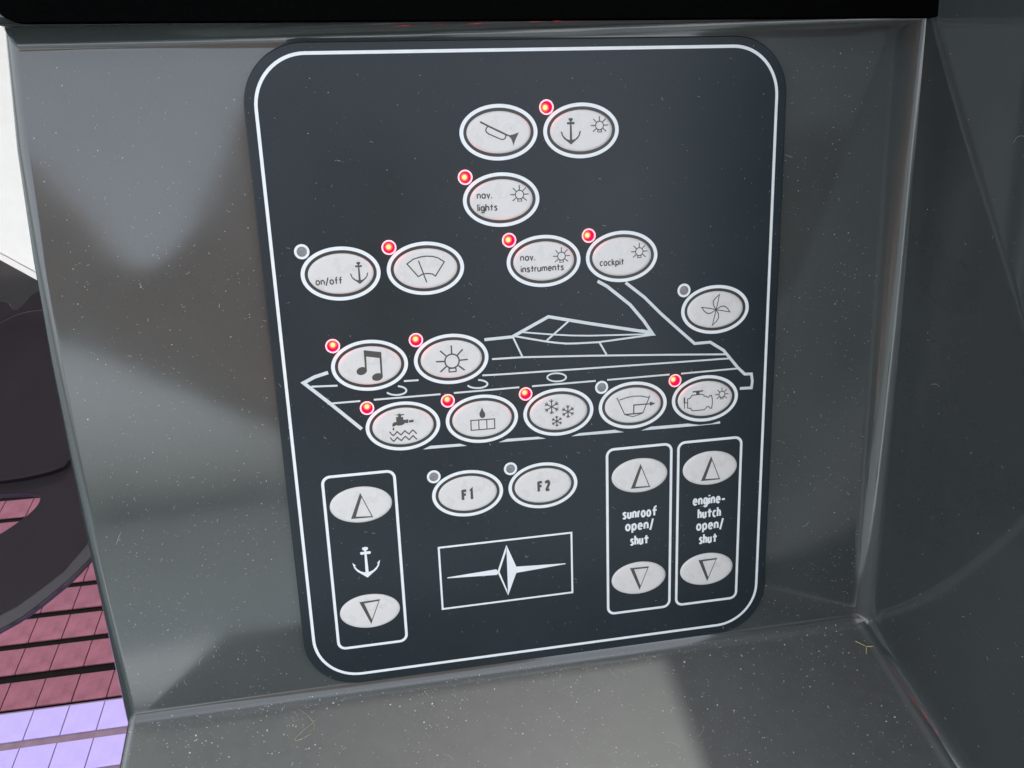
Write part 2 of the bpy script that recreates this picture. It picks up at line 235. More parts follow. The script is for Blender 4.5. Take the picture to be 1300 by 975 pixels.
# survey of the panel graphics, millimetres on the film
DATA={'icons': {'horn': [('s', 0.32, 0, [(-4.56, 2.6), (-2.89, 1.7), (1.9, -0.67)]), ('f', [(1.72, -0.41), (2.62, -0.75), (3.54, -0.6), (4.28, -0.35), (4.96, -0.13), (4.43, -1.18), (3.94, -2.12), (3.48, -3.3), (3.26, -2.36), (2.96, -1.57), (2.43, -1.03), (1.67, -0.86)]), ('s', 0.22, 0, [(-2.72, 1.47), (-3.14, 1.02), (-3.27, 0.51), (-3.06, 0.08), (-2.53, -0.31), (0.22, -1.57), (0.85, -1.73), (1.41, -1.52), (1.66, -1.1), (1.63, -0.63)])], 'wiper': [('s', 0.23, 1, [(-4.63, 1.43), (-2.92, 2.55), (-1.07, 2.99), (0.3, 3.1), (1.85, 2.96), (3.28, 2.48), (4.73, 1.43), (2.32, -2.01), (1.58, -1.45), (0.49, -1.24), (-0.8, -1.31), (-2.02, -1.92)]), ('s', 0.23, 0, [(-1.71, 2.07), (0.02, -3.47)])], 'fan': [('s', 0.2, 1, [(0.1, -0.01), (0.44, 1.27), (0.95, 4.12), (-0.23, 3.1), (-0.8, 2.34), (-0.6, 1.14)]), ('s', 0.2, 1, [(0.1, -0.01), (1.96, -0.39), (4.12, -0.88), (3.41, 0.17), (2.44, 0.84), (1.5, 0.84)]), ('s', 0.2, 1, [(0.1, -0.01), (-0.31, -1.88), (-0.88, -4.25), (0.35, -3.13), (0.86, -2.36), (0.82, -1.16)]), ('s', 0.2, 1, [(0.1, -0.01), (-1.42, 0.43), (-4.03, 0.93), (-3.28, -0.18), (-2.43, -0.84), (-1.38, -0.85)])], 'music': [('f', [(-1.27, 4.17), (3.09, 3.36), (2.88, 1.76), (-1.03, 2.52)]), ('f', [(-1.27, 4.1), (-0.88, 2.55), (-0.74, 2.54), (-0.85, -1.26), (-1.28, -1.22)]), ('f', [(3.12, 3.31), (3.04, -3.21), (2.55, -3.17), (2.59, 1.9)]), ('f', [(-0.82, -0.88), (-0.81, -1.21), (-0.94, -1.53), (-1.18, -1.83), (-1.52, -2.06), (-1.91, -2.22), (-2.33, -2.27), (-2.73, -2.22), (-3.07, -2.07), (-3.32, -1.84), (-3.46, -1.54), (-3.46, -1.22), (-3.34, -0.89), (-3.1, -0.6), (-2.76, -0.36), (-2.36, -0.21), (-1.95, -0.16), (-1.55, -0.21), (-1.2, -0.35), (-0.95, -0.59)]), ('f', [(3.07, -2.86), (3.05, -3.18), (2.89, -3.49), (2.62, -3.76), (2.26, -3.97), (1.84, -4.09), (1.4, -4.12), (0.99, -4.04), (0.65, -3.88), (0.41, -3.64), (0.3, -3.34), (0.32, -3.03), (0.47, -2.72), (0.74, -2.44), (1.1, -2.24), (1.52, -2.11), (1.96, -2.09), (2.37, -2.16), (2.71, -2.33), (2.95, -2.57)])], 'tap': [('f', [(-2.14, 3.33), (-1.09, 3.43), (-0.99, 3.58), (-0.55, 3.54), (-0.49, 3.38), (0.51, 3.38), (0.5, 3.15), (-0.36, 3.01), (-0.39, 2.61), (0.14, 2.56), (0.16, 1.82), (0.78, 1.77), (1.08, 1.88), (1.45, 1.8), (1.39, 0.85), (1.0, 0.81), (0.63, 0.98), (0.07, 0.53), (-0.55, 0.35), (-1.31, 0.32), (-1.77, 0.54), (-2.16, 0.34), (-2.3, 0.22), (-2.83, 0.26), (-2.74, 0.99), (-2.28, 1.35), (-1.71, 1.4), (-1.71, 2.69), (-1.14, 2.74), (-1.11, 3.13)]), ('f', [(1.59, 1.55), (2.81, 1.64), (2.77, 0.98), (1.54, 0.9)]), ('f', [(-2.56, 0.08), (-2.35, -0.44), (-2.43, -0.79), (-2.62, -0.85), (-2.8, -0.7), (-2.82, -0.36)]), ('s', 0.24, 0, [(-3.64, -1.08), (-3.17, -1.87), (-2.72, -2.25), (-2.22, -1.86), (-1.7, -1.24), (-1.26, -1.75), (-0.73, -2.24), (-0.22, -1.74), (0.33, -1.19), (0.83, -1.74), (1.37, -2.2), (1.89, -1.64), (2.39, -1.19), (2.93, -1.74), (3.37, -2.35)]), ('s', 0.24, 0, [(-3.61, -2.69), (-3.18, -3.37), (-2.74, -3.82), (-2.23, -3.36), (-1.76, -2.8), (-1.28, -3.35), (-0.74, -3.81), (-0.23, -3.25), (0.38, -2.75), (0.82, -3.25), (1.31, -3.77), (1.88, -3.21), (2.39, -2.74), (2.83, -3.31), (3.33, -3.84)])], 'drop': [('f', [(0.07, 3.32), (0.45, 2.23), (0.81, 1.59), (0.86, 0.98), (0.6, 0.5), (0.07, 0.3), (-0.41, 0.53), (-0.68, 1.02), (-0.71, 1.73), (-0.33, 2.4)]), ('s', 0.22, 1, [(-3.08, -0.07), (3.29, -0.19), (3.23, -2.86), (-3.12, -2.81)]), ('s', 0.2, 0, [(-0.99, -0.11), (-1.0, -2.85)]), ('s', 0.2, 0, [(1.16, -0.16), (1.14, -2.85)])], 'snow': [('s', 0.21, 0, [(-1.99, 3.86), (-1.99, -0.38)]), ('s', 0.17, 0, [(-1.99, 2.97), (-2.56, 3.61)]), ('s', 0.17, 0, [(-1.99, 2.97), (-1.42, 3.61)]), ('s', 0.21, 0, [(-3.83, 2.8), (-0.15, 0.68)]), ('s', 0.17, 0, [(-3.05, 2.35), (-3.89, 2.18)]), ('s', 0.17, 0, [(-3.05, 2.35), (-3.32, 3.17)]), ('s', 0.21, 0, [(-3.83, 0.68), (-0.15, 2.8)]), ('s', 0.17, 0, [(-3.05, 1.13), (-3.32, 0.31)]), ('s', 0.17, 0, [(-3.05, 1.13), (-3.89, 1.3)]), ('s', 0.17, 0, [(-1.99, 0.51), (-1.42, -0.13)]), ('s', 0.17, 0, [(-1.99, 0.51), (-2.56, -0.13)]), ('s', 0.17, 0, [(-0.93, 1.13), (-0.09, 1.3)]), ('s', 0.17, 0, [(-0.93, 1.13), (-0.66, 0.31)]), ('s', 0.17, 0, [(-0.93, 2.35), (-0.66, 3.17)]), ('s', 0.17, 0, [(-0.93, 2.35), (-0.09, 2.18)]), ('s', 0.21, 0, [(2.51, 1.83), (2.51, -1.81)]), ('s', 0.17, 0, [(2.51, 1.06), (2.02, 1.61)]), ('s', 0.17, 0, [(2.51, 1.06), (3.0, 1.61)]), ('s', 0.21, 0, [(0.94, 0.92), (4.08, -0.9)]), ('s', 0.17, 0, [(1.6, 0.54), (0.88, 0.38)]), ('s', 0.17, 0, [(1.6, 0.54), (1.37, 1.23)]), ('s', 0.21, 0, [(0.94, -0.9), (4.08, 0.92)]), ('s', 0.17, 0, [(1.6, -0.52), (1.37, -1.21)]), ('s', 0.17, 0, [(1.6, -0.52), (0.88, -0.36)]), ('s', 0.17, 0, [(2.51, -1.04), (3.0, -1.59)]), ('s', 0.17, 0, [(2.51, -1.04), (2.02, -1.59)]), ('s', 0.17, 0, [(3.42, -0.52), (4.14, -0.36)]), ('s', 0.17, 0, [(3.42, -0.52), (3.65, -1.21)]), ('s', 0.17, 0, [(3.42, 0.54), (3.65, 1.23)]), ('s', 0.17, 0, [(3.42, 0.54), (4.14, 0.38)]), ('s', 0.21, 0, [(-0.64, -0.92), (-0.64, -3.94)]), ('s', 0.17, 0, [(-0.64, -1.55), (-1.05, -1.1)]), ('s', 0.17, 0, [(-0.64, -1.55), (-0.23, -1.1)]), ('s', 0.21, 0, [(-1.95, -1.67), (0.67, -3.19)]), ('s', 0.17, 0, [(-1.4, -1.99), (-2.0, -2.12)]), ('s', 0.17, 0, [(-1.4, -1.99), (-1.59, -1.41)]), ('s', 0.21, 0, [(-1.95, -3.19), (0.67, -1.67)]), ('s', 0.17, 0, [(-1.4, -2.87), (-1.59, -3.45)]), ('s', 0.17, 0, [(-1.4, -2.87), (-2.0, -2.74)]), ('s', 0.17, 0, [(-0.64, -3.31), (-0.23, -3.76)]), ('s', 0.17, 0, [(-0.64, -3.31), (-1.05, -3.76)]), ('s', 0.17, 0, [(0.12, -2.87), (0.72, -2.74)]), ('s', 0.17, 0, [(0.12, -2.87), (0.31, -3.45)]), ('s', 0.17, 0, [(0.12, -1.99), (0.31, -1.41)]), ('s', 0.17, 0, [(0.12, -1.99), (0.72, -2.12)])], 'washer': [('s', 0.2, 0, [(-4.66, 2.6), (-2.47, -2.37)]), ('s', 0.2, 0, [(4.76, 2.51), (2.75, -2.36)]), ('s', 0.2, 0, [(-4.01, 1.86), (-1.94, 2.42), (0.13, 2.66), (2.21, 2.52), (4.41, 1.92)]), ('s', 0.28, 0, [(-2.47, -2.37), (2.75, -2.36)]), ('s', 0.18, 0, [(-2.47, -2.37), (-1.11, -2.85), (-0.07, -3.18), (1.18, -2.85), (2.75, -2.36)]), ('s', 0.25, 0, [(0.1, -2.46), (0.14, 0.13), (4.94, 0.08)]), ('f', [(4.73, 0.74), (6.35, 0.08), (4.78, -0.56)])], 'engine': [('s', 0.2, 1, [(-5.27, 0.42), (-4.53, 0.56), (-4.02, 1.36), (-1.24, 1.43), (-0.77, 1.31), (-0.38, 0.83), (0.05, 0.8), (0.49, 0.44), (0.92, 0.41), (1.23, 0.8), (1.72, 0.86), (1.96, -0.11), (2.04, -1.38), (1.86, -2.85), (1.43, -2.85), (0.99, -2.31), (0.56, -2.27), (-0.28, -3.13), (-3.82, -3.15), (-4.37, -2.34), (-5.23, -2.22)]), ('s', 0.36, 0, [(-6.22, 0.92), (-6.19, -0.76)]), ('s', 0.18, 0, [(-6.17, -0.66), (-6.14, -2.35)]), ('s', 0.2, 0, [(-6.19, -0.59), (-5.25, -0.72)]), ('s', 0.3, 0, [(-3.86, 2.33), (-0.8, 2.4)]), ('s', 0.75, 0, [(-2.35, 2.33), (-2.29, 1.52)])]}, 'bulbs': {'anchor_light': (4.63, 1.08, 1.07), 'nav_lights': (4.59, 1.09, 1.11), 'nav_instruments': (4.6, 1.06, 1.07), 'cockpit': (4.62, 1.07, 1.07), 'lamp': (0.09, -0.47, 1.96), 'engine': (4.78, 0.92, 0.92)}, 'anch': {'anchor_light': (-2.78, 3.11, -3.29), 'anchor_power': (4.44, 2.73, -2.81), 'plate': (16.1, 38.39, 29.26)}, 'tri': {'a_up': [(0.03, 3.51), (-2.9, -3.65), (2.92, -3.82)], 'a_dn': [(-2.69, 3.22), (2.96, 3.39), (0.02, -3.84)], 's_up': [(0.12, 3.59), (-2.71, -3.66), (3.01, -3.7)], 'e_up': [(0.11, 3.68), (-2.78, -3.59), (3.03, -3.62)], 's_dn': [(-2.78, 3.59), (2.98, 3.47), (0.13, -3.71)], 'e_dn': [(-2.7, 3.31), (3.1, 3.36), (0.14, -3.81)]}, 'texts': {'nav_lights': [('nav.', -6.27, 0.42, 3.91, 1.11), ('lights', -6.27, -2.64, 5.15, 1.17)], 'nav_instruments': [('nav.', -6.27, 0.32, 3.96, 1.2), ('instruments', -6.22, -2.64, 11.38, 1.23)], 'cockpit': [('cockpit', -6.16, -2.19, 6.6, 1.17)], 'anchor_power': [('on/off', -6.36, -2.54, 6.57, 1.13)], 'F1': [('F1', -1.79, -2.0, 3.28, 3.61)], 'F2': [('F2', -1.72, -1.9, 3.78, 3.66)], 'plate': [('sunroof', 88.37, 37.89, 10.46, 2.34), ('open/', 89.18, 34.12, 8.59, 2.51), ('shut', 90.63, 29.48, 5.71, 2.38), ('engine-', 109.41, 39.7, 10.08, 2.33), ('hutch', 110.97, 35.47, 7.19, 2.38), ('open/', 110.6, 31.74, 8.49, 2.41), ('shut', 111.52, 27.42, 5.74, 2.43)]}, 'boat': [('s', 0.8, 0, [(51.2, 92.91), (58.72, 93.13)]), ('s', 0.85, 0, [(58.41, 93.05), (68.37, 97.8), (79.34, 95.25), (96.67, 91.48)]), ('f', [(93.77, 92.69), (96.49, 91.99), (97.98, 90.65), (95.48, 90.63), (95.13, 91.19)]), ('s', 0.5, 0, [(59.48, 93.2), (67.06, 91.34), (70.33, 90.67), (73.29, 90.22), (75.94, 90.09), (81.94, 89.97), (96.16, 90.85)]), ('s', 0.42, 0, [(61.29, 94.17), (69.4, 92.96), (74.65, 92.32), (79.29, 91.92), (95.82, 91.14)]), ('s', 0.5, 0, [(73.74, 96.2), (67.72, 91.45)]), ('s', 0.48, 0, [(58.82, 92.86), (61.07, 87.6)]), ('s', 0.5, 0, [(82.11, 89.96), (84.1, 86.35)]), ('s', 0.5, 0, [(52.97, 87.58), (61.06, 87.47), (79.22, 86.46), (99.64, 85.15), (118.25, 83.85)]), ('s', 0.48, 0, [(50.21, 83.41), (56.03, 83.26), (99.67, 82.77), (119.71, 82.6)]), ('s', 0.48, 0, [(9.91, 79.19), (18.17, 79.2)]), ('s', 0.48, 0, [(21.64, 79.24), (38.93, 79.25)]), ('s', 0.48, 0, [(42.46, 79.27), (59.96, 79.35)]), ('s', 0.48, 0, [(63.43, 79.32), (81.0, 79.34)]), ('s', 0.48, 0, [(84.22, 79.34), (101.96, 79.41)]), ('s', 0.48, 0, [(105.28, 79.38), (122.1, 79.53)]), ('s', 0.9, 0, [(10.75, 87.37), (7.34, 86.5), (4.45, 85.17), (10.55, 79.17), (17.93, 71.61)]), ('s', 0.5, 0, [(6.27, 84.04), (12.79, 83.75)]), ('s', 0.48, 0, [(29.68, 83.55), (33.44, 83.5)]), ('s', 0.48, 0, [(28.05, 82.34), (28.65, 82.21), (29.18, 82.02), (29.61, 81.78), (29.92, 81.51), (30.1, 81.22), (30.12, 80.92), (30.0, 80.65), (29.72, 80.41), (29.32, 80.21), (28.82, 80.08), (28.24, 80.0), (27.62, 80.0), (26.99, 80.07), (26.4, 80.2), (25.87, 80.4), (25.43, 80.64), (25.12, 80.91)]), ('s', 0.48, 0, [(49.04, 82.28), (49.69, 82.17), (50.29, 81.99), (50.8, 81.76), (51.17, 81.5), (51.4, 81.22), (51.45, 80.93), (51.34, 80.66), (51.06, 80.42), (50.63, 80.24), (50.09, 80.11), (49.46, 80.05), (48.79, 80.06), (48.12, 80.14), (47.49, 80.29), (46.93, 80.49), (46.5, 80.74), (46.2, 81.02)]), ('s', 0.45, 1, [(72.8, 81.02), (72.67, 80.68), (72.3, 80.39), (71.72, 80.19), (70.99, 80.09), (70.19, 80.1), (69.4, 80.22), (68.68, 80.43), (68.11, 80.73), (67.75, 81.08), (67.62, 81.44), (67.75, 81.78), (68.12, 82.06), (68.68, 82.27), (69.4, 82.38), (70.2, 82.37), (71.0, 82.26), (71.72, 82.04), (72.3, 81.75), (72.67, 81.4)]), ('f', [(33.4, 64.48), (35.4, 65.32), (43.31, 65.14), (45.22, 64.35)]), ('f', [(53.78, 64.48), (56.15, 65.28), (64.65, 65.06), (66.82, 64.31)]), ('f', [(73.92, 64.27), (76.29, 64.97), (86.3, 64.98), (88.89, 64.04)]), ('f', [(93.85, 64.06), (96.68, 64.91), (107.51, 64.82), (110.98, 64.09), (114.49, 64.15), (117.01, 64.66), (117.1, 63.93), (110.98, 63.88), (99.85, 63.97)]), ('s', 0.85, 0, [(81.78, 106.35), (84.4, 104.78), (90.71, 99.47), (94.44, 94.95), (97.12, 90.95)]), ('s', 0.8, 0, [(89.45, 105.47), (94.75, 101.16), (99.19, 96.61), (105.8, 90.49), (109.06, 87.55), (113.55, 87.62), (117.5, 85.04), (121.96, 79.69), (124.01, 77.72), (126.0, 77.62), (126.37, 75.49), (126.16, 73.57), (122.71, 73.69)])], 'emblem': [('s', 0.55, 1, [(35.91, 35.66), (73.43, 35.7), (73.38, 17.08), (35.94, 16.93)]), ('f', [(37.81, 26.46), (51.6, 27.17), (52.15, 26.31), (51.77, 25.42), (37.79, 26.17)]), ('f', [(57.03, 27.26), (71.56, 26.49), (71.56, 26.23), (56.96, 25.31)]), ('f', [(54.73, 34.27), (57.31, 27.26), (57.24, 25.31), (54.66, 18.65), (54.7, 26.28)]), ('f', [(54.73, 34.27), (51.87, 26.35), (54.66, 18.65), (54.47, 20.28), (52.49, 26.27), (54.58, 32.18)])], 'cen': {'horn': [57.07, 144.51], 'anchor_light': [77.99, 144.3], 'nav_lights': [57.09, 128.29], 'nav_instruments': [67.55, 112.37], 'cockpit': [88.46, 112.37], 'anchor_power': [16.11, 112.18], 'wiper': [37.11, 112.26], 'fan': [114.76, 96.58], 'music': [21.33, 88.38], 'lamp': [42.32, 88.42], 'tap': [28.66, 71.42], 'drop': [49.61, 71.47], 'snow': [70.54, 71.49], 'washer': [91.49, 71.56], 'engine': [112.45, 71.64], 'F1': [44.73, 50.72], 'F2': [65.69, 50.78], 'a_up': [16.05, 50.66], 'a_dn': [15.98, 19.12], 's_up': [93.48, 50.82], 'e_up': [114.42, 50.86], 's_dn': [93.29, 19.07], 'e_dn': [114.14, 19.24]}, 'leds': {'anchor_light': ((69.22, 150.11), 1), 'nav_lights': ((48.22, 134.12), 1), 'nav_instruments': ((58.68, 118.17), 1), 'cockpit': ((79.57, 118.25), 1), 'anchor_power': ((7.21, 118.08), 0), 'wiper': ((28.33, 117.97), 1), 'fan': ((105.73, 102.37), 0), 'music': ((12.5, 94.11), 1), 'lamp': ((33.47, 94.12), 1), 'tap': ((19.73, 77.14), 1), 'drop': ((40.74, 77.28), 1), 'snow': ((61.62, 77.35), 1), 'washer': ((82.64, 77.39), 0), 'engine': ((103.56, 77.54), 1), 'F1': ((35.8, 56.48), 0), 'F2': ((56.75, 56.6), 0)}}

TILT = (R(90-21.8014), 0, 0)
# ------------------------------------------------------------------ deck far below
def deck_mat(name, col, var):
    m, n, l, b = nodes(name)
    co = n.new('ShaderNodeTexCoord')
    a = noise(n, l, 60, 5, .65, co); r = ramp(n, l, a.outputs[0], [(.3, tuple(v*(1-var) for v in col)), (.7, tuple(v*(1+var) for v in col))])
    l.new(r.outputs[0], b.inputs['Base Color']); b.inputs['Roughness'].default_value = .6; b.inputs['Specular IOR Level'].default_value = .04
    return m
maroon = deck_mat('shaded_maroon_board', (.185, .070, .092), .2)  # far rows: maroon hue with the shade on them put into the colour
lavender = deck_mat('sunlit_lavender_board', (.34, .275, .54), .06)  # near rows: lavender hue with the sunlight on them put into the colour
caulk = deck_mat('black_caulk', (.004, .003, .003), .3)
caulk2 = deck_mat('sunlit_mauve_caulk', (.17, .115, .145), .15)  # caulk between the near rows, lightened in colour as if sunlit
me = mesh('deck', [(-1600, -1500, -602), (1600, -1500, -602), (1600, 2200, -602), (-1600, 2200, -602)], [(0, 1, 2, 3)])
deck = tag(obj('deck', me, caulk), 'boarded deck below the console', kind='structure')
ROW0, ROWP, COLP, SH = 439.0, 41.0, 34.6, .075
def tile_mesh(depth):
    w = COLP-1.3; v = []
    for z in (0, 5):
        for x, y in ((0, 0), (w, 0), (w, depth), (0, depth)): v.append((x+SH*y, y, z))
    return mesh('deck_tile', v, [(4, 5, 6, 7), (0, 1, 5, 4), (1, 2, 6, 5), (2, 3, 7, 6), (3, 0, 4, 7)])
tm = tile_mesh(33.0); tm.materials.append(maroon)
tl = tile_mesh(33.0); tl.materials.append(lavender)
for r in range(-3, 17):
    y = ROW0 + r*ROWP + (1.6 if r == 0 else 4.2 if r > 0 else 4.0)
    if r == -1: y += 0.8
    for c in range(-8, 6):
        x = -345.5 + c*COLP + SH*(y-ROW0)
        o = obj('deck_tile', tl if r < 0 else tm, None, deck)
        o.location = (x*MM, y*MM, (-605.5+random.uniform(-.25, .25))*MM)
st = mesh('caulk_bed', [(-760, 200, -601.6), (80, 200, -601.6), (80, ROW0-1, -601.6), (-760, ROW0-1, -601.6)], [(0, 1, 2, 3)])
obj('sunlit_mauve_caulking', st, caulk2, deck)

wm, wnn, wll, wb = nodes('harbour_water')
wb.inputs['Base Color'].default_value = (.02, .035, .04, 1); wb.inputs['Roughness'].default_value = .15
wt = noise(wnn, wll, 3, 4, .6); wbp = wnn.new('ShaderNodeBump'); wbp.inputs['Strength'].default_value = .6
wll.new(wt.outputs[0], wbp.inputs['Height']); wll.new(wbp.outputs[0], wb.inputs['Normal'])
me = bpy.data.meshes.new('water'); me.from_pydata([(-1500, -1500, -1.8), (1500, -1500, -1.8), (1500, 1500, -1.8), (-1500, 1500, -1.8)], [], [(0, 1, 2, 3)])
tag(obj('water', me, wm), 'harbour water around the boat', kind='structure')

# white upholstered panel standing beyond the deck
wp = empty('white_panel', (-.36, .77, -.27), (R(-32), 0, 0))
tag(wp, 'cream white upholstered panel with piped lower edge behind the grey console', 'panel')
cream = plain('cream_vinyl', (.88, .84, .76), .5, .03, 40)
def slab(name, pts, y0, y1, mat, parent, bev=4):
    v = [(x, y0, z) for x, z in pts] + [(x, y1, z) for x, z in pts]; n = len(pts)
    f = [tuple(range(n)), tuple(range(2*n-1, n-1, -1))] + [(i+n, (i+1) % n + n, (i+1) % n, i) for i in range(n)]
    me = mesh(name, v, f); o = obj(name, me, mat, parent)
    b = o.modifiers.new('bevel', 'BEVEL'); b.width = bev*MM; b.segments = 3; b.limit_method = 'ANGLE'
    me.polygons.foreach_set('use_smooth', [True]*len(me.polygons)); b.harden_normals = True
    return o
slab('cushion', [(-260, 199), (260, -160), (260, 400), (-260, 430)], -20, 60, cream, wp, 1.2)
slab('lower_trim', [(-260, 190), (260, -169), (260, -161), (-260, 198)], -17, 55, cream, wp, .6)

# dark moulded shell between console and deck
plastic = coated('charcoal_plastic', (.015, .0105, .0135), (.025, .019, .023), .38, .55, bump=.03, speck=.2)
plastic.node_tree.nodes['Principled BSDF'].inputs['Specular IOR Level'].default_value = .22
ps = empty('plastic_shell', (-.14523, .21284, -.09525))
ex = Vector((.98866, .08366, -.12474)); ey = Vector((0, .83049, .55704)); ez = Vector((.1502, -.55072, .82107))
ps.matrix_world = Matrix(((ex.x, ey.x, ez.x, -.14523), (ex.y, ey.y, ez.y, .21284), (ex.z, ey.z, ez.z, -.09525), (0, 0, 0, 1)))
tag(ps, 'dark charcoal moulded plastic shell with triangular opening and curved lower rim', 'plastic shell')
def prism(name, outer, holes, z0, z1, mat, parent, bev=0, seg=2, rnd=0):
    bm = bmesh.new(); loops = []
    for pts in [outer]+holes:
        vs = [bm.verts.new((x*MM, y*MM, z1*MM)) for x, y in pts]; loops.append(vs)
        for i in range(len(vs)): bm.edges.new((vs[i], vs[(i+1) % len(vs)]))
    bmesh.ops.triangle_fill(bm, use_beauty=True, use_dissolve=False, edges=bm.edges[:])
    top = bm.faces[:]
    for f in top:
        if f.normal.z < 0: f.normal_flip()
    for vs in loops:
        lo = [bm.verts.new((v.co.x, v.co.y, z0*MM)) for v in vs]
        for i in range(len(vs)):
            j = (i+1) % len(vs); bm.faces.new((vs[i], lo[i], lo[j], vs[j]))
    bmesh.ops.recalc_face_normals(bm, faces=bm.faces[:])
    for f in bm.faces:
        if abs(f.normal.z) > .9 and f.normal.z < 0:
            bmesh.ops.reverse_faces(bm, faces=bm.faces[:]); break
    me = bpy.data.meshes.new(name); bm.to_mesh(me); bm.free()
    me.polygons.foreach_set('use_smooth', [True]*len(me.polygons))
    o = obj(name, me, mat, parent)
    if bev:
        b = o.modifiers.new('bevel', 'BEVEL'); b.width = bev*MM; b.segments = seg; b.limit_method = 'ANGLE'; b.angle_limit = R(50); b.harden_normals = True
    return o
def smooth_loop(pts, it=2):
    for _ in range(it):
        q = []
        for i in range(len(pts)):
            a, b = pts[i], pts[(i+1) % len(pts)]
            q += [(a[0]*.75+b[0]*.25, a[1]*.75+b[1]*.25), (a[0]*.25+b[0]*.75, a[1]*.25+b[1]*.75)]
        pts = q
    return pts
sh_out = [(-80.4, 89.3), (-34.2, 96.0), (-23.9, 98.4), (-19.7, 91.3), (-16.1, 94.6), (-11.9, 102.2), (-4.3, 105.6), (27.6, 98.5), (37.1, -2.3), (33.8, -27.2), (22.4, -44.4), (12.7, -55.3), (2.6, -63.8), (-7.3, -71.4), (-17.1, -76.6), (-36.1, -85.2), (-64.0, -88.7), (-95, -80), (-110, 0)]
sh_hole = [(-60, -8), (-41.5, -9.5), (-20.8, -9.7), (-5.3, -10.0), (-2.7, -11.8), (-2.9, -15.4), (-6.3, -20.1), (-13.0, -25.5), (-19.7, -30.1), (-32.9, -36.8), (-55, -40), (-66, -25)]
prism('shell_body', smooth_loop(sh_out), [smooth_loop(sh_hole, 1)], -9, 0, plastic, ps, 3.2, 2)
rim_m = coated('lighter_charcoal_plastic', (.034, .029, .033), (.05, .044, .048), .35, .5, bump=.03, speck=.2)  # lower rim coloured lighter than the shell body
lo_ = [(38.4, -2), (34.6, -27), (23.0, -44.4), (12.7, -55.3), (2.6, -63.8), (-7.3, -71.4), (-17.1, -76.6), (-36.1, -84.2), (-60, -87)]
up_ = [(a-5.0 if i < 3 else a-3.2, b+2.5+.55*i) for i, (a, b) in enumerate(lo_)]
prism('lower_rim', lo_+up_[::-1], [], -3, .9, rim_m, ps, .8, 2)
prism('raised_panel', smooth_loop([(-80.0, 84.8), (-33.1, 77.5), (-26.0, 82.0), (-15.1, 89.0), (4.1, 91.2), (20.8, 51.4), (12.7, 3.4), (2.2, -1.8), (-21.1, -5.2), (-55.2, -5.3), (-90, 30)]), [], -1, 5, plastic, ps, 3.5, 3)

# ------------------------------------------------------------------ console moulding
# local frame: x right, y up the reclined wall, z out of the wall (panel film face = 0)
WO, XL, XR, WB, WT = -2.2, -52.6, 169.0, -6.5, 169.2
FR = 145.0                                   # how far the ledge runs out
LB = WB - .4*FR
V = dict(A=(XL, WB, WO), B=(XR, WB, WO), C=(XR, WT, WO), D=(XL, WT, WO),
         F=(XL, LB, WO+FR), E=(XR, LB, WO+FR), Cc=(XR, WT+.3, 6), Dc=(XL, WT+.3, 6),
         Ct=(XR, 235, 6), Dt=(XL, 235, 6), Et=(XR, 185, WO+FR), Em=(XR, WT+.3, WO+FR),
         Fb=(XL, -170, WO+FR), Ab=(XL, -170, -70), Dbk=(XL, 235, -70), Er=(XR+90, LB, WO+FR), Etr=(XR+90, 185, WO+FR),
         Ebr=(XR+90, -170, WO+FR), Ctk=(XR, 235, -70), Cq=(XR+90, 235, 6), Ctr=(XR+90, 235, -70))
NB = 7
for i in range(1, NB):                      # the free edge bows outwards between its ends
    q = i/NB; V['L%d' % i] = (XL-9.5*(q**1.25)*(1-q)**.8*1.15, WB+(WT-WB)*q, WO)
bow = ['L%d' % i for i in range(1, NB)]
names = list(V); ix = {k: i for i, k in enumerate(names)}
faces = [('A', 'B', 'C', 'D', *bow[::-1]), 'AFEB', ('B', 'E', 'Em', 'Cc', 'C'), ('Cc', 'Em', 'Et', 'Ct'), ('D', 'C', 'Cc', 'Dc'), ('Dc', 'Cc', 'Ct', 'Dt'),
         ('A', *bow, 'D', 'Dc', 'Dt', 'Dbk', 'Ab', 'Fb', 'F'), ('F', 'Fb', 'Ebr', 'Er', 'E'), ('E', 'Er', 'Etr', 'Et', 'Em'), ('Dt', 'Ct', 'Ctk', 'Dbk'), ('Ct', 'Et', 'Etr', 'Cq'), ('Ct', 'Cq', 'Ctr', 'Ctk')]
me = mesh('dash_console', [V[k] for k in names], [tuple(ix[c] for c in f) for f in faces], True)
bw = {('A', 'D'): .62, ('A', 'F'): .62, ('A', 'B'): .5, ('B', 'C'): 1.0, ('B', 'E'): .8, ('C', 'D'): .75, ('D', 'Dc'): .5, ('Dc', 'Dt'): .5, ('Dc', 'Cc'): .42, ('E', 'Em'): .9, ('Em', 'Et'): .9, ('E', 'F'): .9}
ch = ['A']+bow+['D']
for k0, k1 in zip(ch, ch[1:]): bw[(k0, k1)] = .62
at = me.attributes.new('bevel_weight_edge', 'FLOAT', 'EDGE')
for e in me.edges:
    k = tuple(names[i] for i in e.vertices)
    w = bw.get(k) or bw.get(k[::-1])
    if w: at.data[e.index].value = w
console = obj('dash_console', me, M['gelcoat']); console.rotation_euler = TILT
tag(console, 'glossy dark grey moulded fibreglass console recess with ledge and side wall, dusty', 'console')
b = console.modifiers.new('bevel', 'BEVEL'); b.width = 6.0*MM; b.segments = 7; b.limit_method = 'WEIGHT'; b.harden_normals = True
b.use_clamp_overlap = False
# black padded hood under the top edge
hp = [(XL+2.8, 234.5)]
for i in range(9):
    a = R(180+90*i/8); hp.append((XL+2.8+4.5+4.5*math.cos(a), 169.6+4.5+4.5*math.sin(a)))
hp += [(XR+2.5, 168.9), (XR+2.5, 234.5)]
prism('hood', hp, [], 4.2, 7.5, M['hood'], console, .9, 4)

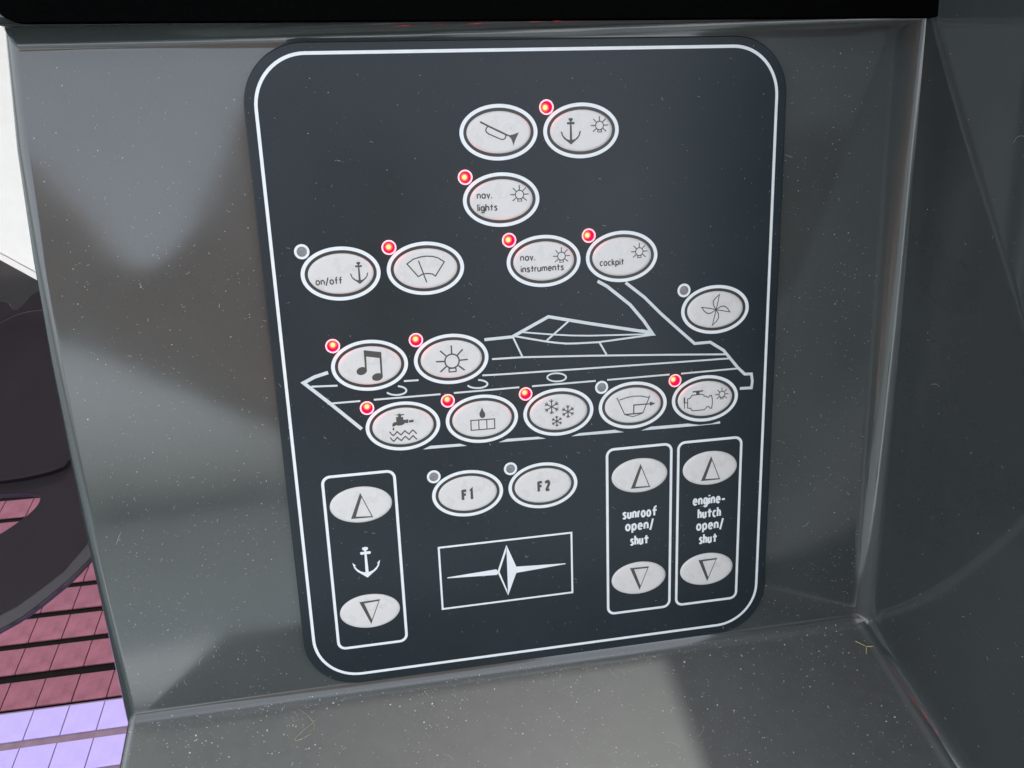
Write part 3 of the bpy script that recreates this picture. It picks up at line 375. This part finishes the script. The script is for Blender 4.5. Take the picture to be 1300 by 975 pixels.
# ------------------------------------------------------------------ control panel
panel = empty('control_panel', rot=TILT)
tag(panel, 'navy membrane switch panel with white oval buttons, red lights and boat outline drawing', 'control panel')

def rrect(x0, y0, x1, y1, r, n=10):
    out = []
    for cx, cy, a0 in ((x1-r, y1-r, 0), (x0+r, y1-r, 90), (x0+r, y0+r, 180), (x1-r, y0+r, 270)):
        for i in range(n+1):
            a = R(a0+90*i/n); out.append((cx+r*math.cos(a), cy+r*math.sin(a)))
    return out
def circle(cx, cy, r, n=28): return [(cx+r*math.cos(2*math.pi*i/n), cy+r*math.sin(2*math.pi*i/n)) for i in range(n)]

LED_R = 1.24
PL = (-2.65, -2.9, 132.9, 166.0)
bm = bmesh.new(); loops = []
outer = rrect(PL[0]+.3, PL[1]+.3, PL[2]-.3, PL[3]-.3, 14.2, 16)
for pts in [outer]+[circle(*p, 1.46 if on else LED_R) for p, on in DATA['leds'].values()]:
    vs = [bm.verts.new((x*MM, y*MM, 0)) for x, y in pts]; loops.append(vs)
    for i in range(len(vs)): bm.edges.new((vs[i], vs[(i+1) % len(vs)]))
bmesh.ops.triangle_fill(bm, use_beauty=True, use_dissolve=False, edges=bm.edges[:])
for f in bm.faces:
    if f.normal.z < 0: f.normal_flip()
prev = loops[0]
for d, z in ((.12, -.04), (.22, -.12), (.3, -.3), (.3, -2.6)):
    pts = rrect(PL[0]+.3-d, PL[1]+.3-d, PL[2]-.3+d, PL[3]-.3+d, 14.2+d, 16)
    cur = [bm.verts.new((x*MM, y*MM, z*MM)) for x, y in pts]
    for i in range(len(cur)):
        j = (i+1) % len(cur); bm.faces.new((prev[i], cur[i], cur[j], prev[j]))
    prev = cur
me = bpy.data.meshes.new('plate'); bm.to_mesh(me); bm.free()
obj('plate', me, M['film'], panel)

p = Print(); p.stroke(rrect(.1, .1, 130.1, 163.5, 12.2, 16), .78, True); p.build('border_line', M['white'], panel)
for x0, x1 in ((6.65, 25.4), (84.0, 102.75), (104.85, 123.7)):
    p = Print(); p.stroke(rrect(x0, 8.6, x1, 59.3, 2.0, 6), .75, True); p.build('button_frame', M['white'], panel)
p = Print(); p.items(DATA['boat']); tag(p.build('boat_drawing', M['line'], panel), 'pale line drawing of a motor boat in profile')
p = Print(); p.items(DATA['emblem']); tag(p.build('emblem', M['white'], panel), 'four pointed star emblem in a thin white rectangle')

# stroke lettering (x-height = 1)
def arc(cx, cy, rx, ry, a0, a1, n=12): return [(cx+rx*math.cos(R(a0+(a1-a0)*i/n)), cy+ry*math.sin(R(a0+(a1-a0)*i/n))) for i in range(n+1)]
arch = arc(.28, .62, .28, .38, 180, 0)+[(.56, 0)]
bowl = (arc(.3, .5, .3, .5, 0, 360, 20)[:-1], 'c')
GL = {
 'n': ([[(0, 0), (0, 1)], arch], .56), 'h': ([[(0, 0), (0, 1.55)], arch], .56),
 'a': ([bowl, [(.6, 0), (.6, 1)]], .6), 'v': ([[(0, 1), (.26, 0), (.52, 1)]], .52), '.': ([[(0, -.08), (0, .16)]], .02),
 'l': ([[(0, 0), (0, 1.55)]], 0), 'i': ([[(0, 0), (0, 1)], [(0, 1.27), (0, 1.48)]], 0),
 'g': ([bowl, [(.6, 1), (.6, -.1)]+arc(.3, -.1, .3, .35, 0, -155)], .6),
 't': ([[(.24, 0), (.24, 1.42)], [(0, .93), (.5, .93)]], .46),
 's': ([[(.46, .84), (.38, .96), (.22, 1), (.07, .91), (.05, .74), (.2, .58), (.38, .44), (.47, .27), (.41, .09), (.24, 0), (.1, .03), (0, .15)]], .47),
 'r': ([[(0, 0), (0, 1)], [(0, .6), (.08, .85), (.2, .97), (.34, .99)]], .26),
 'u': ([[(0, 1)]+arc(.28, .38, .28, .38, 180, 360), [(.56, 0), (.56, 1)]], .56),
 'm': ([[(0, 0), (0, 1)], arc(.24, .62, .24, .38, 180, 0)+[(.48, 0)], arc(.72, .62, .24, .38, 180, 0)+[(.96, 0)]], .96),
 'e': ([[(.02, .52)]+arc(.3, .5, .3, .5, 3, 318, 18)], .6), 'c': ([arc(.3, .5, .3, .5, 48, 312, 16)], .52),
 'o': ([(arc(.32, .5, .32, .5, 0, 360, 22)[:-1], 'c')], .64), 'k': ([[(0, 0), (0, 1.55)], [(.46, 1), (.0, .48)], [(.14, .62), (.5, 0)]], .5),
 'p': ([[(0, 1), (0, -.5)], bowl], .6), '/': ([[(0, -.32), (.46, 1.6)]], .46),
 'f': ([[(.2, 0), (.2, 1.16)]+arc(.46, 1.2, .26, .36, 180, 92, 6), [(0, .93), (.46, .93)]], .46),
 '-': ([[(0, .5), (.34, .5)]], .34),
 'F': ([[(0, 0), (0, 1)], [(0, .92), (.42, .92)], [(0, .53), (.36, .53)]], .42), '1': ([[(0, .82), (.16, .96), (.16, 0)]], .2),
 '2': ([[(.0, .76), (.05, .9), (.19, .97), (.34, .9), (.38, .74), (.3, .53), (.02, .08)], [(-.03, .08), (.42, .08)]], .42)}
WIDE = 'ft-'
def lettering(p, text, x, y, width, xh, w, gap=.26, bold=False):
    adv = lambda c: GL[c][1]*(1.75 if bold and c in WIDE else 1)
    tot = sum(adv(c) for c in text)+gap*(len(text)-1)
    sx = (width-w)/tot; cx = x+w*.5
    for c in text:
        for st in GL[c][0]:
            closed = isinstance(st, tuple); pts = st[0] if closed else st
            if bold and c in WIDE: pts = [(q[0]*1.75, q[1]) for q in pts]
            p.stroke([(cx+a*sx, y+b_*(xh-w)+w*.5) for a, b_ in pts], w, closed)
        cx += (adv(c)+gap)*sx
for t, x, y, w, h in DATA['texts']['plate']:
    p = Print(); lettering(p, t, x, y, w, 2.35, .58, .44, True); p.build('lettering', M['white'], panel)

HALF = [(0, 370), (55, 325), (105, 285), (135, 240), (150, 175), (113, 212), (127, 218), (104, 255), (65, 290), (17, 306), (12, 90), (45, 92), (57, 82), (57, 66), (45, 58), (12, 60), (12, 46), (28, 36), (33, 20), (25, 8), (0, 2)]
def anchor(p, cx, top, bot):
    k = (top-bot)/368
    pts = [(cx+x*k*1.0, top-(y-2)*k) for x, y in HALF] + [(cx-x*k, top-(y-2)*k) for x, y in HALF[::-1][1:-1]]
    p.fill(pts)
p = Print(); anchor(p, *DATA['anch']['plate']); tag(p.build('anchor_symbol', M['white'], panel), 'white anchor symbol between two arrow buttons')

def bulb(p, cx, cy, r):
    w = max(.245, r*.195)
    p.stroke(circle(cx, cy, r*.95, 28), w, True)
    for a in (90, 45, 135, 2, 178, -40, -140):
        c, s = math.cos(R(a)), math.sin(R(a)); p.stroke([(cx+c*r*1.05, cy+s*r*1.05), (cx+c*r*2.12, cy+s*r*2.12)], w)
    p.stroke([(cx-.46*r, cy-.98*r), (cx-.46*r, cy-1.45*r), (cx+.46*r, cy-1.45*r), (cx+.46*r, cy-.98*r)], w*.8, True)

# pillow-embossed oval caps: flat top, soft shoulder
CAP_H = .36
def cap_mesh(a, b):
    v = [(0, 0, CAP_H)]; f = []; n = 64; base = []
    prof = [(.5, CAP_H), (.84, CAP_H), (.87, CAP_H*.985), (.90, CAP_H*.93), (.93, CAP_H*.82), (.96, CAP_H*.62), (.985, CAP_H*.33), (1, .0), (1, -.15)]
    for q, z in prof:
        base.append(len(v))
        for i in range(n):
            t = 2*math.pi*i/n; k = 1-(1-q)*1.0
            v.append((a*k*math.cos(t), b*k*math.sin(t), z))
    for i in range(n): f.append((0, base[0]+i, base[0]+(i+1) % n))
    for r0, r1 in zip(base, base[1:]):
        for i in range(n):
            j = (i+1) % n; f.append((r0+i, r1+i, r1+j, r0+j))
    return mesh('button', v, f, True)
big = cap_mesh(8.02, 5.03); big.materials.append(M['cap'])
small = cap_mesh(8.18, 5.1); small.materials.append(M['cap'])
LBL = dict(horn='oval button with a bugle symbol', anchor_light='oval button with anchor and small lamp symbols', nav_lights='oval button reading nav. lights', nav_instruments='oval button reading nav. instruments', cockpit='oval button reading cockpit', anchor_power='oval button reading on/off beside an anchor', wiper='oval button with a windscreen wiper symbol', fan='oval button with a four-bladed fan symbol', music='oval button with a music note symbol', lamp='oval button with one large lamp symbol', tap='oval button with a tap over waves', drop='oval button with a drop above three boxes', snow='oval button with three snowflakes', washer='oval button with a windscreen and arrow symbol', engine='oval button with engine and lamp symbols', F1='oval button reading F1', F2='oval button reading F2', a_up='up arrow button above the anchor symbol', a_dn='down arrow button below the anchor symbol', s_up='up arrow button above the sunroof lettering', s_dn='down arrow button below the sunroof lettering', e_up='up arrow button above the engine-hutch lettering', e_dn='down arrow button below the engine-hutch lettering')
for n, (cx, cy) in DATA['cen'].items():
    ringed = n in DATA['icons'] or n in DATA['texts'] or n in DATA['bulbs']
    o = obj('button', big if ringed else small, None, panel); o.location = (cx*MM, cy*MM, 0)
    o['label'] = 'white ' + LBL[n]
    if ringed:
        p = Print(.03); p.annulus(0, 0, 9.73, 6.68, 8.78, 5.80); p.build('white_ring', M['white'], o)
        p = Print(.02); p.annulus(0, 0, 8.79, 5.80, 7.8, 4.9); p.build('black_ring', M['black'], o)
    p = Print(CAP_H+.012)
    if n in DATA['icons']: p.items(DATA['icons'][n], 1.36)
    if n in DATA['bulbs']: bulb(p, *DATA['bulbs'][n])
    if n in DATA['anch']: anchor(p, *DATA['anch'][n])
    if n in DATA['tri']:
        t = [Vector(q) for q in DATA['tri'][n]]
        # thick left flank, thin right and lower or upper edge, as on the original legend
        if n.endswith('up'): (ap, l, r_) = t; inn = [ap+Vector((.28, -1.35)), l+Vector((1.3, .5)), r_+Vector((-.42, .36))]
        else: (l, r_, ap) = t; inn = [ap+Vector((.28, 1.35)), l+Vector((1.3, -.55)), r_+Vector((-.42, -.5))]; t = [ap, l, r_]
        z = p.z(); b0 = len(p.v)
        for q in t+inn: p.v.append((q.x, q.y, z))
        for i in range(3):
            j = (i+1) % 3; p.f.append((b0+i, b0+j, b0+3+j, b0+3+i))
    if p.v: p.build('symbol', M['ink'], o)
    if n in DATA['texts']:
        p = Print(CAP_H+.012)
        for t, x, y, w, h in DATA['texts'][n]:
            if n in ('F1', 'F2'): lettering(p, t, x, y, w, h, .74, .46)
            else: lettering(p, t, x, y, w, 1.36, .315, .31)
        p.build('lettering', M['ink'], o)

# indicator lights: printed ring, recessed cup, die and a low clear dome
def dome(r, h, n=24, rings=5):
    v = [(0, 0, h)]; f = []
    for k in range(1, rings+1):
        t = math.pi/2*k/rings
        for i in range(n):
            a = 2*math.pi*i/n; v.append((r*math.sin(t)*math.cos(a), r*math.sin(t)*math.sin(a), h*math.cos(t)))
    for i in range(n): f.append((0, 1+i, 1+(i+1) % n))
    for k in range(rings-1):
        for i in range(n):
            j = (i+1) % n; a = 1+k*n; f.append((a+i, a+n+i, a+n+j, a+j))
    return mesh('lens', v, f, True)
def cup(r, d, n=28):
    v = []; f = []
    for z in (0, -d):
        for i in range(n):
            a = 2*math.pi*i/n; v.append((r*math.cos(a), r*math.sin(a), z))
    for i in range(n):
        j = (i+1) % n; f.append((i, j, n+j, n+i))
    f.append(tuple(range(n, 2*n)))
    return mesh('cup', v, f)
def disc(name, r, z, n=20): return mesh(name, [(x, y, z) for x, y in circle(0, 0, r, n)], [tuple(range(n))])
LON = 1.46
lens_on = dome(LON, .45); lens_on.materials.append(M['led_lens'])
lens_off = dome(LED_R, .22); lens_off.materials.append(M['lensoff'])
cup_on = cup(LON, 1.9); cup_on.materials.append(M['led_cup'])
die1 = disc('die', .95, -1.5); die1.materials.append(M['led_glow'])
die2 = disc('die', .58, -1.4); die2.materials.append(M['led_core'])
for n, ((x, y), on) in DATA['leds'].items():
    o = obj('indicator_light', lens_on if on else lens_off, None, panel); o.location = (x*MM, y*MM, 0.01*MM)
    o['label'] = ('lit red' if on else 'unlit grey') + ' indicator light beside the ' + LBL[n]
    p = Print(.03); rr_ = (LON if on else LED_R)-.01; p.annulus(0, 0, 1.84, 1.84, rr_, rr_, 40); p.build('white_ring', M['white'], o)
    if on:
        obj('cup', cup_on, None, o); obj('glow_die', die1, None, o); obj('hot_die', die2, None, o)

# ------------------------------------------------------------------ dust, lint and scraps
dust_m = plain('dust_flake', (.58, .57, .52), .8, .3, 500)
class Dust:
    def __init__(s): s.v = []; s.f = []
    def frame(s, n, x):
        z = Vector(n).normalized(); x = (Vector(x)-z*z.dot(Vector(x))).normalized(); return x, z.cross(x), z
    def chip(s, p, fr, r):
        x, y, z = fr; k = random.choice((3, 4, 4, 5)); a0 = random.random()*6.3; b = len(s.v); st = random.uniform(.35, 1)
        tx, ty = random.uniform(-.3, .3), random.uniform(-.3, .3); rot = random.random()*6.3
        for i in range(k):
            a = a0+6.283*i/k; q = r*random.uniform(.7, 1.2); u, w = q*math.cos(a), q*math.sin(a)*st
            u, w = u*math.cos(rot)-w*math.sin(rot), u*math.sin(rot)+w*math.cos(rot)
            s.v.append(tuple(Vector(p)+x*u+y*w+z*(.05+.35*r+tx*u+ty*w)))
        s.f.append(tuple(range(b, b+k)))
    def fibre(s, p, fr, ln, w):
        x, y, z = fr; a = random.random()*6.3; c = random.uniform(-.5, .5)/ln*1.6; n = max(4, int(ln/.35)); b = len(s.v)
        q = Vector(p); st = ln/n
        for i in range(n+1):
            d = x*math.cos(a)+y*math.sin(a); sd_ = z.cross(d)
            h = z*(.06+.1*math.sin(math.pi*i/n))
            s.v.append(tuple(q+sd_*w*.5+h)); s.v.append(tuple(q-sd_*w*.5+h))
            if i: s.f.append((b+2*i-2, b+2*i-1, b+2*i+1, b+2*i))
            q = q+d*st; a += c*st*2+random.uniform(-.12, .12)
    def build(s, name, label):
        o = obj(name, mesh(name, s.v, s.f), dust_m); o.rotation_euler = TILT
        return tag(o, label, 'dust', kind='stuff')
def size(lo, hi): return lo*(hi/lo)**(random.random()**2.6)
inv = 1/math.sqrt(1.16)
def spread(d, count, nf, place, fr, lo, hi):
    for i in range(count): d.chip(place(), fr, size(lo, hi))
    for i in range(nf): d.fibre(place(), fr, random.uniform(.35, 1.1) if random.random() < .975 else random.uniform(1.5, 4.5), random.uniform(.025, .05))
d = Dust(); fw = d.frame((0, 0, 1), (1, 0, 0))
def wall_spot():
    while True:
        x = random.uniform(XL+3, XR-5); y = WT-3-(WT-WB-6)*random.random()**.75
        if PL[0] < x < PL[2] and PL[1] < y < PL[3]: continue
        if mn.noise(Vector((x*.045, y*.045, 3)))*.5+.5 > random.random()*.9: return (x, y, WO)
spread(d, 4200, 140, wall_spot, fw, .03, .18)
d.build('wall_dust', 'white dust specks and short lint on the grey console wall')
d = Dust(); fl_ = d.frame((0, 1, .4), (1, 0, 0))
def ledge_spot():
    while True:
        t = 2.5+70*random.random()**1.3; x = random.uniform(XL+2, XR-4)
        if mn.noise(Vector((x*.05, t*.05, 9)))*.5+.5 > random.random()*.9: return (x, WB-.4*t, WO+t)
spread(d, 5200, 300, ledge_spot, fl_, .045, .32)
def crease_spot():
    t = random.uniform(.8, 4); return (random.uniform(XL+2, XR-3), WB-.4*t+.9, WO+t)
spread(d, 420, 60, crease_spot, fl_, .05, .36)
d.build('ledge_dust', 'pale grit and lint scattered over the grey ledge')
d = Dust(); fs = d.frame((-1, 0, 0), (0, 1, 0))
spread(d, 380, 40, lambda: (XR, random.uniform(-40, 168), random.uniform(6, 75)), fs, .04, .2)
d.build('side_wall_dust', 'sparse dust specks on the side wall of the console')
d = Dust()
caps = [(c, (9.8, 6.8)) for c in DATA['cen'].values()]
def film_spot():
    while True:
        x = random.uniform(PL[0]+.5, PL[2]-.5); y = PL[3]-1-(PL[3]-PL[1]-2)*random.random()**.85
        if all(((x-c[0])/a)**2+((y-c[1])/b_)**2 > 1 for c, (a, b_) in caps) and all((x-q[0])**2+(y-q[1])**2 > 4.4 for q, on in DATA['leds'].values()):
            if mn.noise(Vector((x*.05, y*.05, 5)))*.5+.5 > random.random()*.9: return (x, y, .0)
spread(d, 2000, 60, film_spot, fw, .025, .12)
d.build('panel_dust', 'fine dust and lint on the navy switch panel')

# a dry plant scrap in the corner and one curled hair on the ledge
def ledge_pt(x, t, h=0): return Vector((x, WB-.4*t+h*inv, WO+t+.4*h*inv))
def tube(name, paths, mat, n=5):
    v = []; f = []
    for pts, r in paths:
        P = [Vector(q) for q in pts]; b = len(v)
        for i, q in enumerate(P):
            dd = (P[min(i+1, len(P)-1)]-P[max(i-1, 0)]).normalized(); s = dd.orthogonal().normalized(); t = dd.cross(s)
            rr = r*(1 if 0 < i < len(P)-1 else .4)
            for k in range(n):
                a = 6.2832*k/n; v.append(tuple(q+s*rr*math.cos(a)+t*rr*math.sin(a)))
        for i in range(len(P)-1):
            for k in range(n):
                m_ = (k+1) % n; f.append((b+i*n+k, b+i*n+m_, b+(i+1)*n+m_, b+(i+1)*n+k))
    o = obj(name, mesh(name, v, f, True), mat); o.rotation_euler = TILT; return o
straw = plain('dry_straw', (.48, .42, .22), .7, .3, 600)
sc = (163.6, 9.0)
o = tube('plant_scrap', [([ledge_pt(sc[0]-2.6, sc[1]-2.2, .5), ledge_pt(sc[0]-1.2, sc[1]-.8, .7), ledge_pt(sc[0], sc[1], .45)], .16),
                         ([ledge_pt(sc[0], sc[1], .45), ledge_pt(sc[0]-.7, sc[1]+1.2, .5), ledge_pt(sc[0]-1.3, sc[1]+2.2, .2)], .2),
                         ([ledge_pt(sc[0], sc[1], .45), ledge_pt(sc[0]+1.2, sc[1]+.3, .6), ledge_pt(sc[0]+2.4, sc[1]+.1, .25)], .24)], straw)
tag(o, 'tiny dry straw coloured plant scrap in the corner of the ledge', 'plant scrap')
hair = [ledge_pt(-6+3.5*math.sin(i*.42)+.25*i, 3.2+9*math.sin(i*.17), .3+.25*math.sin(i)) for i in range(17)]
o = tube('curled_hair', [(hair, .045)], straw, 4)
tag(o, 'thin curled light hair lying on the ledge under the panel corner', 'hair')

# ------------------------------------------------------------------ hardtop overhead, out of frame: it shades the console
top_m = plain('hardtop_lining', (.32, .32, .31), .6, .05, 5)
ht = empty('hardtop', (0, .5, 1.1))
tag(ht, 'grey lined hardtop roof shading the console', 'roof')
prism('roof_lining', [(-1300, -900), (1400, -900), (1400, 1500), (-1300, 1500)], [[(-250, -420), (950, -420), (950, 700), (-250, 700)]], 0, 60, top_m, ht)
gm = bpy.data.materials.new('tinted_glass'); gm.use_nodes = True
gn = gm.node_tree.nodes; gl = gm.node_tree.links; gn.clear()
go = gn.new('ShaderNodeOutputMaterial'); gt = gn.new('ShaderNodeBsdfTransparent'); gt.inputs[0].default_value = (.085, .088, .088, 1)
gg = gn.new('ShaderNodeBsdfGlossy'); gg.inputs['Roughness'].default_value = .02; gx = gn.new('ShaderNodeMixShader'); gx.inputs[0].default_value = .05
gl.new(gt.outputs[0], gx.inputs[1]); gl.new(gg.outputs[0], gx.inputs[2]); gl.new(gx.outputs[0], go.inputs[0])
me = mesh('sunroof_pane', [(-260, -430, 30), (960, -430, 30), (960, 710, 30), (-260, 710, 30)], [(0, 1, 2, 3)])
obj('sunroof_pane', me, gm, ht)

# ------------------------------------------------------------------ stand-in added behind the camera, shaped for the viewer's reflection in the gloss
brown_m = plain('silhouette_brown', (.22, .15, .125), .5, .2, 30)
pale = plain('block_pale', (.42, .45, .47), .5, .06, 20)
stand_in = empty('viewer_stand_in', (-.25, -1.25, -.6))
tag(stand_in, 'unseen two-humped brown stand-in for the viewer, added for its reflection', 'stand_in')
pts = smooth_loop([(-620, 985), (-640, 1040), (-430, 1130), (-400, 1230), (-330, 1275), (-250, 1265), (-200, 1200), (-130, 1090), (-75, 1050), (-20, 1090), (40, 1190), (90, 1330), (200, 1400), (420, 1400), (520, 1300), (520, 700), (250, 720), (60, 790), (-100, 900), (-300, 985)], 2)
slab('viewer_silhouette', pts, -60, 60, brown_m, stand_in, 12)
slab('pale_block', smooth_loop([(-1100, 300), (-1100, 430), (1100, 430), (1100, 300)], 2), -60, 380, pale, stand_in, 12)  # added pale block that lightens the lower part of the reflection
for sx_ in (-470, 400): slab('bracket', [(sx_, 380), (sx_+45, 380), (sx_+45, 1040), (sx_, 1040)], -45, -15, plastic, stand_in, 3)
slab('stand_in_base', [(-420, 0), (420, 0), (420, 320), (-420, 320)], -30, 50, plastic, stand_in, 8)
